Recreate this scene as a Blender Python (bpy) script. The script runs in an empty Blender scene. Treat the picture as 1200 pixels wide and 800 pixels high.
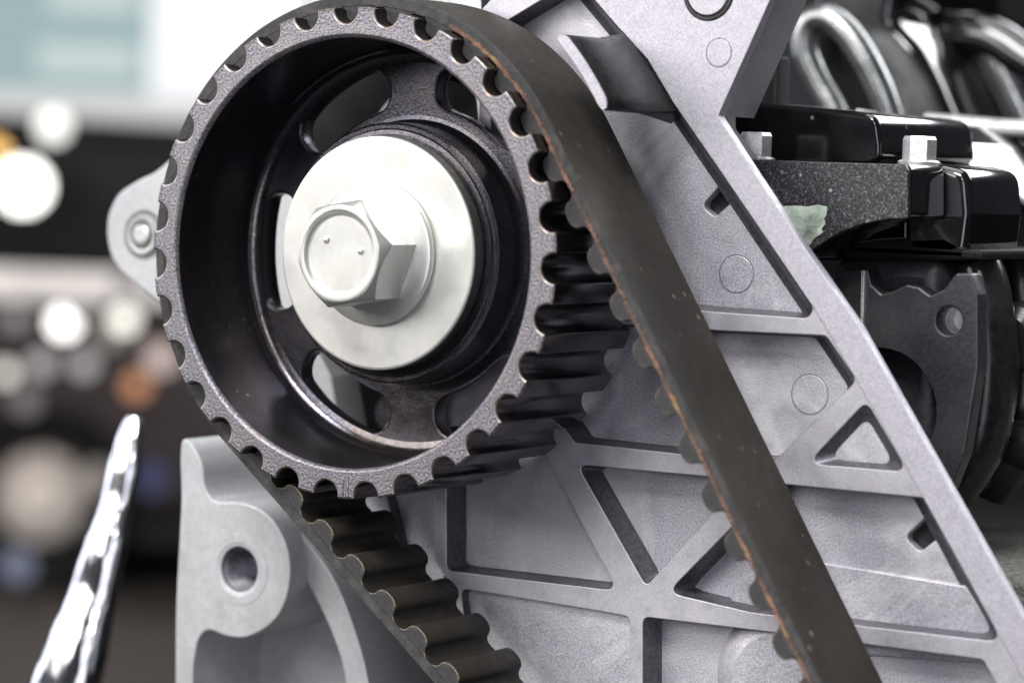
import bpy, bmesh, math, random
from mathutils import Vector, Matrix

# ------------------------------------------------------------------ camera, world, lights, exposure
sc = bpy.context.scene
CAM_POS = Vector((0.4088679, -0.5786693, 0.0221436))
CAM_R = Vector((0.8474079, 0.5298760, 0.0336338)); CAM_U = Vector((-0.0600646, 0.0327326, 0.9976577)); CAM_F = Vector((-0.5275339, 0.8474432, -0.0595647))
cam_data = bpy.data.cameras.new('camera')
cam = bpy.data.objects.new('camera', cam_data)
sc.collection.objects.link(cam)
m = Matrix((CAM_R, CAM_U, -CAM_F)).transposed().to_4x4()
m.translation = CAM_POS
cam.matrix_world = m
cam_data.sensor_width = 36.0
cam_data.lens = 36.0 * 3400.0 / 1200.0
cam_data.clip_start = 0.02
cam_data.clip_end = 200.0
cam_data.dof.use_dof = True
cam_data.dof.focus_distance = 0.716
cam_data.dof.aperture_fstop = 9.5
cam_data.dof.aperture_blades = 8
sc.camera = cam

world = bpy.data.worlds.new('World'); sc.world = world; world.use_nodes = True
bg = world.node_tree.nodes['Background']
bg.inputs[0].default_value = (0.80, 0.84, 1.0, 1); bg.inputs[1].default_value = 0.04

def area(name, loc, target, sx, sy, power, col):
    l = bpy.data.lights.new(name, 'AREA'); l.shape = 'RECTANGLE'; l.size = sx; l.size_y = sy
    l.energy = power; l.color = col
    o = bpy.data.objects.new(name, l); sc.collection.objects.link(o)
    o.location = loc
    o.rotation_euler = (Vector(target) - Vector(loc)).to_track_quat('-Z', 'Y').to_euler()
    return o
area('hall_light_key', (-1.50, -1.90, 0.92), (0.03, 0, 0), 2.2, 1.3, 56, (1.0, 0.975, 0.96))
area('hall_light_front', (0.10, -1.50, 1.75), (0.06, 0, -0.02), 1.0, 0.7, 58, (1.0, 0.985, 0.97))
area('hall_light_spot', (0.75, -1.75, 0.95), (0.04, 0, 0), 0.30, 0.30, 4.0, (0.95, 0.95, 1.0))
area('fill_light_low', (0.95, -2.0, -0.05), (0.0, 0, 0), 0.75, 1.5, 10, (0.90, 0.90, 1.0))  # unseen fill light added for highlights along the rim's inner fillet
area('hall_light_ceiling', (0.1, 0.1, 2.3), (0.05, 0.1, 0), 1.8, 1.2, 22, (0.97, 0.97, 1.0))
area('reflection_light_side', (-2.2, -0.15, 0.55), (0, 0.05, -0.05), 0.9, 1.6, 16, (0.84, 0.86, 1.0))  # unseen light, added and shaped to streak the chrome blade
area('reflection_light_far', (0.7, 2.3, 1.5), (0.15, 0.15, 0.03), 2.4, 0.9, 60, (0.97, 0.98, 1.0))  # added unseen light, shaped for highlights on the glossy black parts
area('fill_light_car', (-5.2, 5.2, 1.6), (-5.6, 8.0, -1.0), 2.0, 1.0, 170, (1.0, 0.95, 0.9))  # added unseen light that brightens the blurred car

sc.view_settings.view_transform = 'Standard'
sc.view_settings.look = 'None'
sc.view_settings.exposure = 0.08
sc.view_settings.gamma = 1.0
sc.view_settings.use_curve_mapping = False

# ------------------------------------------------------------------ materials
def new_mat(name):
    mt = bpy.data.materials.new(name); mt.use_nodes = True
    nt = mt.node_tree
    return mt, nt, nt.nodes['Principled BSDF']

def noise(nt, scale, detail=3.0, rough=0.55, vec=None, dist=0.0):
    n = nt.nodes.new('ShaderNodeTexNoise'); n.inputs['Scale'].default_value = scale
    n.inputs['Detail'].default_value = detail; n.inputs['Roughness'].default_value = rough
    n.inputs['Distortion'].default_value = dist
    if vec is None:
        tc = nt.nodes.new('ShaderNodeTexCoord'); vec = tc.outputs['Object']
    nt.links.new(vec, n.inputs['Vector'])
    return n

def ramp(nt, src, stops):
    r = nt.nodes.new('ShaderNodeValToRGB')
    e = r.color_ramp.elements
    e[0].position, e[0].color = stops[0][0], (*stops[0][1], 1)
    e[1].position, e[1].color = stops[-1][0], (*stops[-1][1], 1)
    for p, c in stops[1:-1]:
        k = e.new(p); k.color = (*c, 1)
    nt.links.new(src, r.inputs[0])
    return r

def mix(nt, fac, a, b, mode='MIX'):
    n = nt.nodes.new('ShaderNodeMix'); n.data_type = 'RGBA'; n.blend_type = mode
    for s, v in ((0, fac), (6, a), (7, b)):
        if isinstance(v, (int, float)): n.inputs[s].default_value = v
        elif isinstance(v, tuple): n.inputs[s].default_value = (*v, 1)
        else: nt.links.new(v, n.inputs[s])
    return n.outputs[2]

def g(v): return (v, v, v)

def metal(name, lo, hi, metallic, rough, grain=1500, bump=0.3, bump_d=0.0002, stain=None, stain_amt=0.3,
          stain_scale=45, rough_var=0.12, spec=0.5, coat=0.0):
    mt, nt, b = new_mat(name)
    n1 = noise(nt, grain, 4, 0.65)
    r1 = ramp(nt, n1.outputs['Fac'], [(0.32, lo), (0.68, hi)])
    col = r1.outputs[0]
    if stain:
        n2 = noise(nt, stain_scale, 5, 0.6, dist=0.6)
        r2 = ramp(nt, n2.outputs['Fac'], [(0.45, g(0)), (0.66, g(stain_amt))])
        col = mix(nt, r2.outputs[0], col, stain)
    nt.links.new(col, b.inputs['Base Color'])
    b.inputs['Metallic'].default_value = metallic
    n3 = noise(nt, grain * 0.13, 4, 0.6)
    mr = nt.nodes.new('ShaderNodeMapRange')
    mr.inputs[1].default_value = 0.3; mr.inputs[2].default_value = 0.7
    mr.inputs[3].default_value = rough - rough_var; mr.inputs[4].default_value = rough + rough_var
    nt.links.new(n3.outputs['Fac'], mr.inputs[0]); nt.links.new(mr.outputs[0], b.inputs['Roughness'])
    if bump:
        bp = nt.nodes.new('ShaderNodeBump'); bp.inputs['Strength'].default_value = bump
        bp.inputs['Distance'].default_value = bump_d
        nt.links.new(n1.outputs['Fac'], bp.inputs['Height']); nt.links.new(bp.outputs[0], b.inputs['Normal'])
    b.inputs['Specular IOR Level'].default_value = spec
    b.inputs['Coat Weight'].default_value = coat
    return mt

def plain(name, col, metallic=0, rough=0.5, spec=0.5):
    mt, nt, b = new_mat(name)
    n = noise(nt, 300, 3)
    c = mix(nt, n.outputs['Fac'], tuple(x * 0.82 for x in col), tuple(min(1, x * 1.18) for x in col))
    nt.links.new(c, b.inputs['Base Color'])
    b.inputs['Metallic'].default_value = metallic; b.inputs['Roughness'].default_value = rough
    b.inputs['Specular IOR Level'].default_value = spec
    return mt

def emit(name, col, strength):
    mt = bpy.data.materials.new(name); mt.use_nodes = True
    nt = mt.node_tree; nt.nodes.clear()
    e = nt.nodes.new('ShaderNodeEmission'); o = nt.nodes.new('ShaderNodeOutputMaterial')
    e.inputs[0].default_value = (*col, 1); e.inputs[1].default_value = strength
    nt.links.new(e.outputs[0], o.inputs[0])
    mt.cycles.emission_sampling = 'NONE'
    return mt

M = {}
M['alu_floor'] = metal('cast_aluminium_floor', (0.26, 0.252, 0.288), (0.60, 0.584, 0.64), 0.5, 0.50, 2000, 0.45, 0.00025,
                       (0.64, 0.63, 0.655), 0.5, 20)
M['alu_rib'] = metal('machined_aluminium_rib', (0.40, 0.387, 0.43), (0.56, 0.545, 0.595), 0.55, 0.50, 1800, 0.15, 0.00012,
                     (0.58, 0.56, 0.60), 0.35, 60)
M['alu_band'] = metal('aluminium_edge_band', (0.36, 0.347, 0.39), (0.57, 0.553, 0.605), 0.5, 0.52, 2300, 0.25, 0.00015)
M['alu_dark'] = metal('dark_and_shaded_aluminium', (0.02, 0.02, 0.022), (0.045, 0.044, 0.045), 0.5, 0.32, 900, 0.2, 0.0002)  # dark tone carries the shade on tab sides and slot floors
M['alu_pale'] = metal('pale_bracket_aluminium', (0.44, 0.45, 0.46), (0.54, 0.55, 0.56), 0.4, 0.5, 700, 0.08, 0.0002,
                      (0.38, 0.385, 0.395), 0.35, 30)
M['steel'] = metal('black_sintered_steel', (0.03, 0.029, 0.038), (0.125, 0.121, 0.145), 0.88, 0.23, 1750, 0.3, 0.00022,
                   (0.13, 0.105, 0.075), 0.35, 30, 0.08)
M['steel_face'] = metal('lit_steel_face', (0.05, 0.049, 0.06), (0.36, 0.35, 0.395), 0.75, 0.40, 1500, 0.7, 0.0003,  # paler than the flanks: light on the front is put into the colour
                        (0.34, 0.28, 0.245), 0.4, 70, 0.1)
M['rim_steel'] = metal('black_rim_wall', (0.04, 0.038, 0.05), (0.13, 0.124, 0.15), 0.9, 0.19, 1400, 0.18, 0.0002,
                       (0.12, 0.10, 0.07), 0.45, 26, 0.07)
M['tooth_wear'] = metal('worn_tooth_edge', (0.10, 0.09, 0.085), (0.42, 0.39, 0.38), 0.75, 0.38, 500, 0.4, 0.0002, (0.26, 0.16, 0.095), 0.75, 40, 0.1)
M['zinc'] = metal('zinc_plated_steel', (0.70, 0.70, 0.665), (0.76, 0.76, 0.73), 0.7, 0.36, 500, 0.06, 0.0001,
                  (0.60, 0.575, 0.50), 0.2, 40, 0.07)
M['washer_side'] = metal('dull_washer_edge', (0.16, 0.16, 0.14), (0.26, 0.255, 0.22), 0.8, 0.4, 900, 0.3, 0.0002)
M['rubber'] = metal('belt_back_rubber', (0.033, 0.030, 0.026), (0.052, 0.048, 0.042), 0.0, 0.62, 1400, 0.25, 0.0002,
                    (0.085, 0.075, 0.06), 0.4, 30, 0.08, 0.18)
M['rubber_edge'] = metal('belt_cut_edge', (0.034, 0.033, 0.034), (0.054, 0.053, 0.053), 0.0, 0.75, 1300, 0.3, 0.0002,
                         (0.15, 0.14, 0.13), 0.3, 200, 0.05, 0.25)
M['fabric'] = metal('belt_tooth_fabric', (0.013, 0.012, 0.010), (0.038, 0.034, 0.028), 0.0, 0.55, 2600, 0.45, 0.0002,
                    (0.055, 0.042, 0.028), 0.35, 160, 0.1, 0.3)
M['fringe'] = metal('belt_fray_fringe', (0.04, 0.033, 0.022), (0.36, 0.31, 0.20), 0.0, 0.8, 1500, 0.4, 0.0002)
M['gloss_black'] = metal('gloss_black_paint', (0.006, 0.006, 0.007), (0.012, 0.012, 0.013), 0.0, 0.13, 300, 0.02, 0.0001,
                         None, 0, 40, 0.04, 0.6, 0.6)
M['dark_cast'] = metal('dark_cast_iron', (0.026, 0.027, 0.032), (0.050, 0.050, 0.058), 0.35, 0.42, 800, 0.3, 0.0003,
                       (0.08, 0.08, 0.085), 0.4, 40)
M['gloss_cast'] = metal('oily_dark_casting', (0.016, 0.016, 0.018), (0.035, 0.034, 0.037), 0.4, 0.24, 500, 0.15, 0.0003,
                        (0.06, 0.058, 0.055), 0.4, 50, 0.08)
M['cavity'] = metal('engine_cavity_black', (0.003, 0.003, 0.0035), (0.009, 0.0085, 0.009), 0.0, 0.6, 500, 0.2, 0.0002, None, 0, 40, 0.1, 0.25)
M['bolt_steel'] = metal('bright_bolt_steel', (0.60, 0.60, 0.60), (0.85, 0.85, 0.84), 0.6, 0.35, 900, 0.2, 0.0002)
M['chrome'] = metal('chrome_plate', (0.68, 0.69, 0.71), (0.76, 0.77, 0.79), 1.0, 0.13, 120, 0.0, 0.0001, None, 0, 40, 0.02)
def chrome_waves(mt):
    nt = mt.node_tree; b = nt.nodes['Principled BSDF']
    tc = nt.nodes.new('ShaderNodeTexCoord'); mp = nt.nodes.new('ShaderNodeMapping')
    mp.inputs['Scale'].default_value = (1.0, 1.0, 0.3); mp.inputs['Rotation'].default_value = (0, math.radians(-18), 0)
    nt.links.new(tc.outputs['Object'], mp.inputs['Vector'])
    n = noise(nt, 130, 2, 0.5, mp.outputs['Vector'])
    bp = nt.nodes.new('ShaderNodeBump'); bp.inputs['Strength'].default_value = 0.8; bp.inputs['Distance'].default_value = 0.0012
    nt.links.new(n.outputs['Fac'], bp.inputs['Height']); nt.links.new(bp.outputs[0], b.inputs['Normal'])
chrome_waves(M['chrome'])
M['pocket_wall'] = metal('shaded_aluminium_wall', (0.085, 0.082, 0.095), (0.18, 0.174, 0.195), 0.6, 0.40, 900, 0.2, 0.0002)  # shade of pocket walls and bracket hole is put into this darker colour
M['port_metal'] = metal('polished_port_rim', (0.20, 0.21, 0.21), (0.32, 0.33, 0.33), 0.85, 0.24, 300, 0.05, 0.0002)
M['ledge'] = metal('rough_cast_block', (0.08, 0.077, 0.068), (0.20, 0.194, 0.172), 0.3, 0.55, 520, 0.8, 0.0012)

def add_specks(mt, scale, thr, col, mask_scale, mask_lo):
    nt = mt.node_tree; b = nt.nodes['Principled BSDF']
    src = b.inputs['Base Color'].links[0].from_socket
    v = nt.nodes.new('ShaderNodeTexVoronoi'); v.inputs['Scale'].default_value = scale
    tc = nt.nodes.new('ShaderNodeTexCoord'); nt.links.new(tc.outputs['Object'], v.inputs['Vector'])
    r2 = ramp(nt, v.outputs['Distance'], [(0.0, g(1)), (thr, g(1)), (thr * 1.8, g(0))])
    n2 = noise(nt, mask_scale, 3); r3 = ramp(nt, n2.outputs['Fac'], [(mask_lo, g(0)), (mask_lo + 0.1, g(1))])
    f = mix(nt, 1.0, r2.outputs[0], r3.outputs[0], 'MULTIPLY')
    nt.links.new(mix(nt, f, src, col), b.inputs['Base Color'])
add_specks(M['rubber'], 190, 0.10, (0.22, 0.20, 0.17), 60, 0.50)
add_specks(M['rim_steel'], 240, 0.07, (0.5, 0.46, 0.4), 50, 0.54)
add_specks(M['gloss_black'], 120, 0.05, (0.25, 0.25, 0.25), 40, 0.54)
def add_streaks(mt, col, amt):
    nt = mt.node_tree; b = nt.nodes['Principled BSDF']
    src = b.inputs['Base Color'].links[0].from_socket
    n = noise(nt, 14, 6, 0.7, dist=2.0); r = ramp(nt, n.outputs['Fac'], [(0.52, g(0)), (0.60, g(amt)), (0.66, g(0))])
    nt.links.new(mix(nt, r.outputs[0], src, col), b.inputs['Base Color'])
add_streaks(M['alu_floor'], (0.70, 0.69, 0.71), 0.6)
add_streaks(M['alu_rib'], (0.36, 0.345, 0.36), 0.35)
def cord_mat():
    mt, nt, b = new_mat('frayed_orange_cord')
    n1 = noise(nt, 150, 6, 0.75)
    r1 = ramp(nt, n1.outputs['Fac'], [(0.36, (0.05, 0.045, 0.04)), (0.50, (0.12, 0.07, 0.05)), (0.60, (0.24, 0.125, 0.075)),
                                      (0.68, (0.24, 0.18, 0.07))])
    nt.links.new(r1.outputs[0], b.inputs['Base Color']); b.inputs['Roughness'].default_value = 0.85
    return mt
M['cord'] = cord_mat()

def speckle_mat():
    mt, nt, b = new_mat('speckled_black_enamel')
    n1 = noise(nt, 1900, 4, 0.7)
    r1 = ramp(nt, n1.outputs['Fac'], [(0.36, (0.012, 0.012, 0.013)), (0.56, (0.055, 0.053, 0.058)), (0.70, (0.30, 0.29, 0.31))])
    v = nt.nodes.new('ShaderNodeTexVoronoi'); v.inputs['Scale'].default_value = 260
    tc = nt.nodes.new('ShaderNodeTexCoord'); nt.links.new(tc.outputs['Object'], v.inputs['Vector'])
    r2 = ramp(nt, v.outputs['Distance'], [(0.0, g(1)), (0.10, g(1)), (0.16, g(0))])
    n2 = noise(nt, 70, 2); r3 = ramp(nt, n2.outputs['Fac'], [(0.50, g(0)), (0.62, g(1))])
    f = mix(nt, 1.0, r2.outputs[0], r3.outputs[0], 'MULTIPLY')
    c = mix(nt, f, r1.outputs[0], (0.75, 0.75, 0.76))
    nt.links.new(c, b.inputs['Base Color']); b.inputs['Roughness'].default_value = 0.35
    b.inputs['Metallic'].default_value = 0.3
    bp = nt.nodes.new('ShaderNodeBump'); bp.inputs['Strength'].default_value = 0.3; bp.inputs['Distance'].default_value = 0.0002
    nt.links.new(n1.outputs['Fac'], bp.inputs['Height']); nt.links.new(bp.outputs[0], b.inputs['Normal'])
    return mt
M['speckle'] = speckle_mat()

# ------------------------------------------------------------------ builders (all lengths below in millimetres)
MM = 0.001
COL = sc.collection

def tag(o, label, cat, group=None):
    o['label'] = label; o['category'] = cat
    if group: o['group'] = group
    return o

def thing(name, label, cat, loc=(0, 0, 0), group=None):
    o = bpy.data.objects.new(name, None); COL.objects.link(o)
    o.empty_display_size = 0.01
    o.location = [c * MM for c in loc]
    return tag(o, label, cat, group)

def adopt(o, parent):
    o.parent = parent
    p = parent; off = Vector((0, 0, 0))
    while p is not None:
        off += Vector(p.location) if p.type == 'EMPTY' else Vector((0, 0, 0))
        p = p.parent
    if parent.type == 'EMPTY':
        o.matrix_parent_inverse = Matrix.Translation(-off)

def link(name, me, parent=None):
    o = bpy.data.objects.new(name, me); COL.objects.link(o)
    if parent is not None: adopt(o, parent)
    return o

def finish(me, angle=35):
    for p in me.polygons: p.use_smooth = True
    me.set_sharp_from_angle(angle=math.radians(angle))
    # flat machined faces keep their own normal: mark their borders sharp
    flat = {}
    for p in me.polygons:
        f = abs(p.normal.y) > 0.9995
        for k in p.edge_keys: flat.setdefault(k, []).append(f)
    for e in me.edges:
        fl_ = flat.get(tuple(sorted(e.vertices[:])), [])
        if len(fl_) == 2 and fl_[0] != fl_[1]: e.use_edge_sharp = True

def mesh(name, verts, faces, mats, fmat=None, angle=35):
    me = bpy.data.meshes.new(name)
    me.from_pydata([(x * MM, y * MM, z * MM) for x, y, z in verts], [], faces)
    for k in (mats if isinstance(mats, (list, tuple)) else [mats]): me.materials.append(M[k] if isinstance(k, str) else k)
    if fmat: me.polygons.foreach_set('material_index', fmat)
    me.validate(); me.update()
    finish(me, angle)
    return me

def lathe(name, prof, mat, parent=None, c=(0, 0), seg=128, a0=0.0, a1=360.0, angle=35, closed=False):
    """prof: list of (radius, y) turned about the Y axis through (x, z) = c."""
    full = abs(a1 - a0 - 360) < 1e-6
    n = seg if full else seg + 1
    vs, fs = [], []
    for i in range(n):
        a = math.radians(a0 + (a1 - a0) * i / seg)
        for r, y in prof: vs.append((c[0] + r * math.cos(a), y, c[1] + r * math.sin(a)))
    k = len(prof)
    for i in range(seg):
        j = (i + 1) % n
        for q in range(k if closed else k - 1):
            q2 = (q + 1) % k
            fs.append((i * k + q, i * k + q2, j * k + q2, j * k + q))
    me = mesh(name, vs, fs, mat, None, angle)
    bm = bmesh.new(); bm.from_mesh(me); bmesh.ops.remove_doubles(bm, verts=bm.verts, dist=1e-7)
    bmesh.ops.recalc_face_normals(bm, faces=bm.faces); bm.to_mesh(me); bm.free()
    finish(me, angle)
    return link(name, me, parent)

def round_poly(pts, r, n=6):
    """Round the corners of a closed polygon. r: one radius or one per corner."""
    out = []; k = len(pts)
    for i in range(k):
        p0, p1, p2 = (Vector(pts[(i + j) % k]) for j in (-1, 0, 1))
        rr = r[i] if isinstance(r, (list, tuple)) else r
        a, b = (p0 - p1), (p2 - p1)
        la, lb = a.length, b.length
        if la < 1e-6 or lb < 1e-6 or rr <= 0: out.append(tuple(p1)); continue
        a /= la; b /= lb
        ang = a.angle(b)
        if ang > math.radians(172): out.append(tuple(p1)); continue
        t = min(rr / math.tan(ang / 2), la * 0.48, lb * 0.48)
        s, e = p1 + a * t, p1 + b * t
        for q in range(n + 1):
            u = q / n
            out.append(tuple((1 - u) ** 2 * s + 2 * u * (1 - u) * p1 + u * u * e))
    return out

def smooth_poly(pts, sub=4):
    P = [Vector(p) for p in pts]; n = len(P); out = []
    for i in range(n):
        p0, p1, p2, p3 = P[i - 1], P[i], P[(i + 1) % n], P[(i + 2) % n]
        for k in range(sub):
            t = k / sub
            out.append(tuple(0.5 * ((2 * p1) + (p2 - p0) * t + (2 * p0 - 5 * p1 + 4 * p2 - p3) * t * t + (3 * p1 - p0 - 3 * p2 + p3) * t ** 3)))
    return out

def circle(cx, cz, r, n=48):
    return [(cx + r * math.cos(2 * math.pi * i / n), cz + r * math.sin(2 * math.pi * i / n)) for i in range(n)]

def plate(name, loops, y0, y1, mat, parent=None, bevel=0.4, inset=0.0, angle=40, res=1):
    """Flat casting in the XZ plane from depth y0 (front) to y1 (back); loops[0] outline, the rest holes."""
    cu = bpy.data.curves.new(name, 'CURVE'); cu.dimensions = '2D'; cu.fill_mode = 'BOTH'
    for lp in loops:
        s = cu.splines.new('POLY'); s.points.add(len(lp) - 1)
        for p, (x, z) in zip(s.points, lp): p.co = (x, z, 0, 1)
        s.use_cyclic_u = True
    cu.extrude = (y1 - y0) / 2 - bevel
    cu.bevel_depth = bevel; cu.bevel_resolution = res
    cu.offset = -bevel - inset
    o = bpy.data.objects.new(name, cu); COL.objects.link(o)
    dg = bpy.context.evaluated_depsgraph_get()
    me = bpy.data.meshes.new_from_object(o.evaluated_get(dg))
    bpy.data.objects.remove(o); bpy.data.curves.remove(cu)
    ym = (y0 + y1) / 2
    for v in me.vertices: v.co = Vector((v.co.x, ym - v.co.z, v.co.y)) * MM
    bm = bmesh.new(); bm.from_mesh(me); bmesh.ops.remove_doubles(bm, verts=bm.verts, dist=1e-7)
    bmesh.ops.recalc_face_normals(bm, faces=bm.faces); bm.to_mesh(me); bm.free()
    me.materials.clear(); me.materials.append(M[mat] if isinstance(mat, str) else mat)
    me.update(); me.name = name; finish(me, angle)
    return link(name, me, parent)

def box(name, lo, hi, mat, parent=None, bevel=0.6, seg=2):
    bm = bmesh.new(); bmesh.ops.create_cube(bm, size=1)
    for v in bm.verts:
        v.co = Vector([(lo[i] + hi[i]) / 2 + v.co[i] * (hi[i] - lo[i]) for i in range(3)])
    if bevel: bmesh.ops.bevel(bm, geom=bm.edges[:], offset=bevel, segments=seg, affect='EDGES', profile=0.5)
    bmesh.ops.scale(bm, vec=(MM, MM, MM), verts=bm.verts)
    me = bpy.data.meshes.new(name); bm.to_mesh(me); bm.free()
    me.materials.append(M[mat] if isinstance(mat, str) else mat); finish(me, 40)
    return link(name, me, parent)

def sweep(name, path, radii, mat, parent=None, seg=24, squash=1.0, sub=6, axis=(0, 1, 0)):
    """Tapered tube through 3-D points (Catmull-Rom), elliptical cross-section."""
    P = [Vector(p) for p in path]; n = len(P)
    pts, rr = [], []
    for i in range(n - 1):
        p0, p1, p2, p3 = P[max(i - 1, 0)], P[i], P[i + 1], P[min(i + 2, n - 1)]
        for k in range(sub + (1 if i == n - 2 else 0)):
            t = k / sub
            pts.append(0.5 * ((2 * p1) + (p2 - p0) * t + (2 * p0 - 5 * p1 + 4 * p2 - p3) * t * t + (3 * p1 - p0 - 3 * p2 + p3) * t ** 3))
            rr.append(radii[i] * (1 - t) + radii[i + 1] * t)
    vs, fs = [], []
    ax = Vector(axis)
    for i, p in enumerate(pts):
        t = (pts[min(i + 1, len(pts) - 1)] - pts[max(i - 1, 0)]).normalized()
        s = t.cross(ax).normalized(); u = s.cross(t).normalized()
        for k in range(seg):
            a = 2 * math.pi * k / seg
            vs.append(tuple(p + s * (rr[i] * math.cos(a)) + u * (rr[i] * squash * math.sin(a))))
    for i in range(len(pts) - 1):
        for k in range(seg):
            k2 = (k + 1) % seg
            fs.append((i * seg + k, i * seg + k2, (i + 1) * seg + k2, (i + 1) * seg + k))
    fs.append(tuple(range(seg - 1, -1, -1))); fs.append(tuple(range((len(pts) - 1) * seg, len(pts) * seg)))
    me = mesh(name, vs, fs, mat, None, 50)
    return link(name, me, parent)

# ------------------------------------------------------------------ camshaft sprocket
N_TEETH = 31
PITCH = 2 * math.pi / N_TEETH
PHASE = 1.505                      # angle of one tooth
R_TIP, R_SEAM, W_SPR = 60.0, 54.0, 41.0

spr = thing('camshaft_sprocket', 'black toothed camshaft sprocket with six slots, carrying the rubber belt', 'sprocket', (0, 20, -60))

def tooth_outline():
    hp = PITCH / 2; rg = 3.55; rc = 55.9 + rg
    pts = []
    cxg = Vector((rc * math.cos(-hp), rc * math.sin(-hp)))
    for i in range(9):                                   # quarter of the round gap, bottom -> side
        b = -hp + math.pi + (-math.pi / 2) * i / 8
        pts.append(cxg + rg * Vector((math.cos(b), math.sin(b))))
    # tip corner
    side = pts[-1]
    a_tip = -(2.05 / R_TIP)
    tip = Vector((R_TIP * math.cos(a_tip), R_TIP * math.sin(a_tip)))
    ctrl = Vector((R_TIP * math.cos(a_tip - 0.0085), R_TIP * math.sin(a_tip - 0.0085)))
    for i in range(1, 5):
        u = i / 4
        pts.append((1 - u) ** 2 * side + 2 * u * (1 - u) * ctrl + u * u * tip)
    half = [p.copy() for p in pts]
    pts.append(Vector((R_TIP, 0)))
    for p in reversed(half): pts.append(Vector((p.x, -p.y)))
    return pts

def tooth_mesh():
    o = tooth_outline(); k = len(o)
    nrm = []
    for i in range(k):
        if i == 0: d = Vector((math.sin(PITCH / 2), math.cos(PITCH / 2)))
        elif i == k - 1: d = Vector((-math.sin(PITCH / 2), math.cos(PITCH / 2)))
        else: d = (o[i + 1] - o[i - 1]).normalized()
        nrm.append(Vector((d.y, -d.x)))                  # outward
    rings = [(0.50, 0.0), (0.22, 0.08), (0.06, 0.24), (0.0, 0.55), (0.0, W_SPR - 1.2), (0.9, W_SPR)]
    vs, fs, fm = [], [], []
    for off, y in rings:
        for p, nn in zip(o, nrm):
            q = p - nn * off; vs.append((q.x, y, q.y))
    for a in range(len(rings) - 1):
        for i in range(k - 1):
            fs.append((a * k + i, (a + 1) * k + i, (a + 1) * k + i + 1, a * k + i + 1)); fm.append(0 if a >= 3 else 2)
    # inner arc, front and back
    na = 6
    for y in (0.0, W_SPR):
        base = len(vs)
        for i in range(na + 1):
            a = PITCH / 2 - PITCH * i / na
            vs.append((R_SEAM * math.cos(a), y, R_SEAM * math.sin(a)))
        off = 0 if y == 0 else (len(rings) - 1) * k
        f = list(range(off, off + k)) + list(range(base, base + na + 1))
        fs.append(tuple(f) if y == 0 else tuple(reversed(f))); fm.append(1 if y == 0 else 0)
    return mesh('tooth', vs, fs, ['rim_steel', 'steel_face', 'tooth_wear'], fm, 40)

tm = tooth_mesh()
for i in range(N_TEETH):
    o = link('tooth', tm, spr)
    o.rotation_euler = (0, -(PHASE + i * PITCH), 0)
rim = lathe('rim', [(R_SEAM, 0.0), (53.45, 0.0), (53.1, 0.12), (52.65, 0.62), (52.5, 1.2)], 'steel_face', spr, seg=186)
lathe('rim_wall', [(52.5, 1.2), (52.2, 8.0), (51.8, 20.0), (51.65, 24.6), (51.45, 25.9), (50.95, 27.1), (50.15, 28.05), (49.2, 28.65), (48.2, 28.92), (47.8, 29.05), (47.7, 29.6),
                   (47.9, 33.0), (51.0, 34.0), (51.6, W_SPR), (R_SEAM, W_SPR)], 'rim_steel', spr, seg=186)
# web with six curved slots
slots = []
for s in range(6):
    ac = math.radians(2.0 + 60 * s); ha = math.radians(20.5); ri, ro = 37.0, 48.0
    rm = (ri + ro) / 2; rr = (ro - ri) / 2; da = math.asin(rr / rm)
    lp = []
    for i in range(13):
        a = ac - ha + da + (2 * ha - 2 * da) * i / 12; lp.append((ro * math.cos(a), ro * math.sin(a)))
    for side in (1, ):
        ce = ac + ha - da; c = Vector((rm * math.cos(ce), rm * math.sin(ce)))
        for i in range(1, 10):
            b = ce + math.pi * i / 10; lp.append((c.x + rr * math.cos(b), c.y + rr * math.sin(b)))
    for i in range(13):
        a = ac + ha - da - (2 * ha - 2 * da) * i / 12; lp.append((ri * math.cos(a), ri * math.sin(a)))
    ce = ac - ha + da; c = Vector((rm * math.cos(ce), rm * math.sin(ce)))
    for i in range(1, 10):
        b = ce + math.pi + math.pi * i / 10; lp.append((c.x + rr * math.cos(b), c.y + rr * math.sin(b)))
    slots.append(lp)
web = plate('web', [circle(0, 0, 51.0, 160), circle(0, 0, 27.0, 96)] + slots, 29.05, 34.5, 'steel', spr, 0.7)
lathe('boss', [(20, 17.9), (29.6, 17.9), (30.6, 18.0), (31.0, 18.4), (31.9, 18.4), (32.5, 18.9), (32.55, 19.6), (32.6, 26.8), (32.9, 28.2),
               (33.6, 28.9), (34.6, 29.02), (34.9, 29.8)], 'steel', spr, seg=160)
# moulded double line across the tooth at the bottom
for dx in (1.35, 2.75):
    box('timing_mark', (dx - 0.28, -0.16, -59.3), (dx + 0.28, 0.3, -54.2), 'steel_face', spr, 0.12)
lathe('back_hub', [(27.5, 33), (27.5, 46), (20, 46)], 'steel', spr, seg=64)

# ------------------------------------------------------------------ washer and bolt
wsh = thing('washer', 'large flat zinc plated washer clamped under the hex bolt', 'washer', (0, 15, -29))
lathe('washer_face', [(9, 13.0), (28.3, 13.0), (28.75, 13.1), (29.0, 13.45)], 'zinc', wsh, seg=160)
lathe('washer_edge', [(29.0, 13.45), (29.02, 17.0), (28.6, 17.85), (9, 17.85)], 'washer_side', wsh, seg=160)

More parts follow.
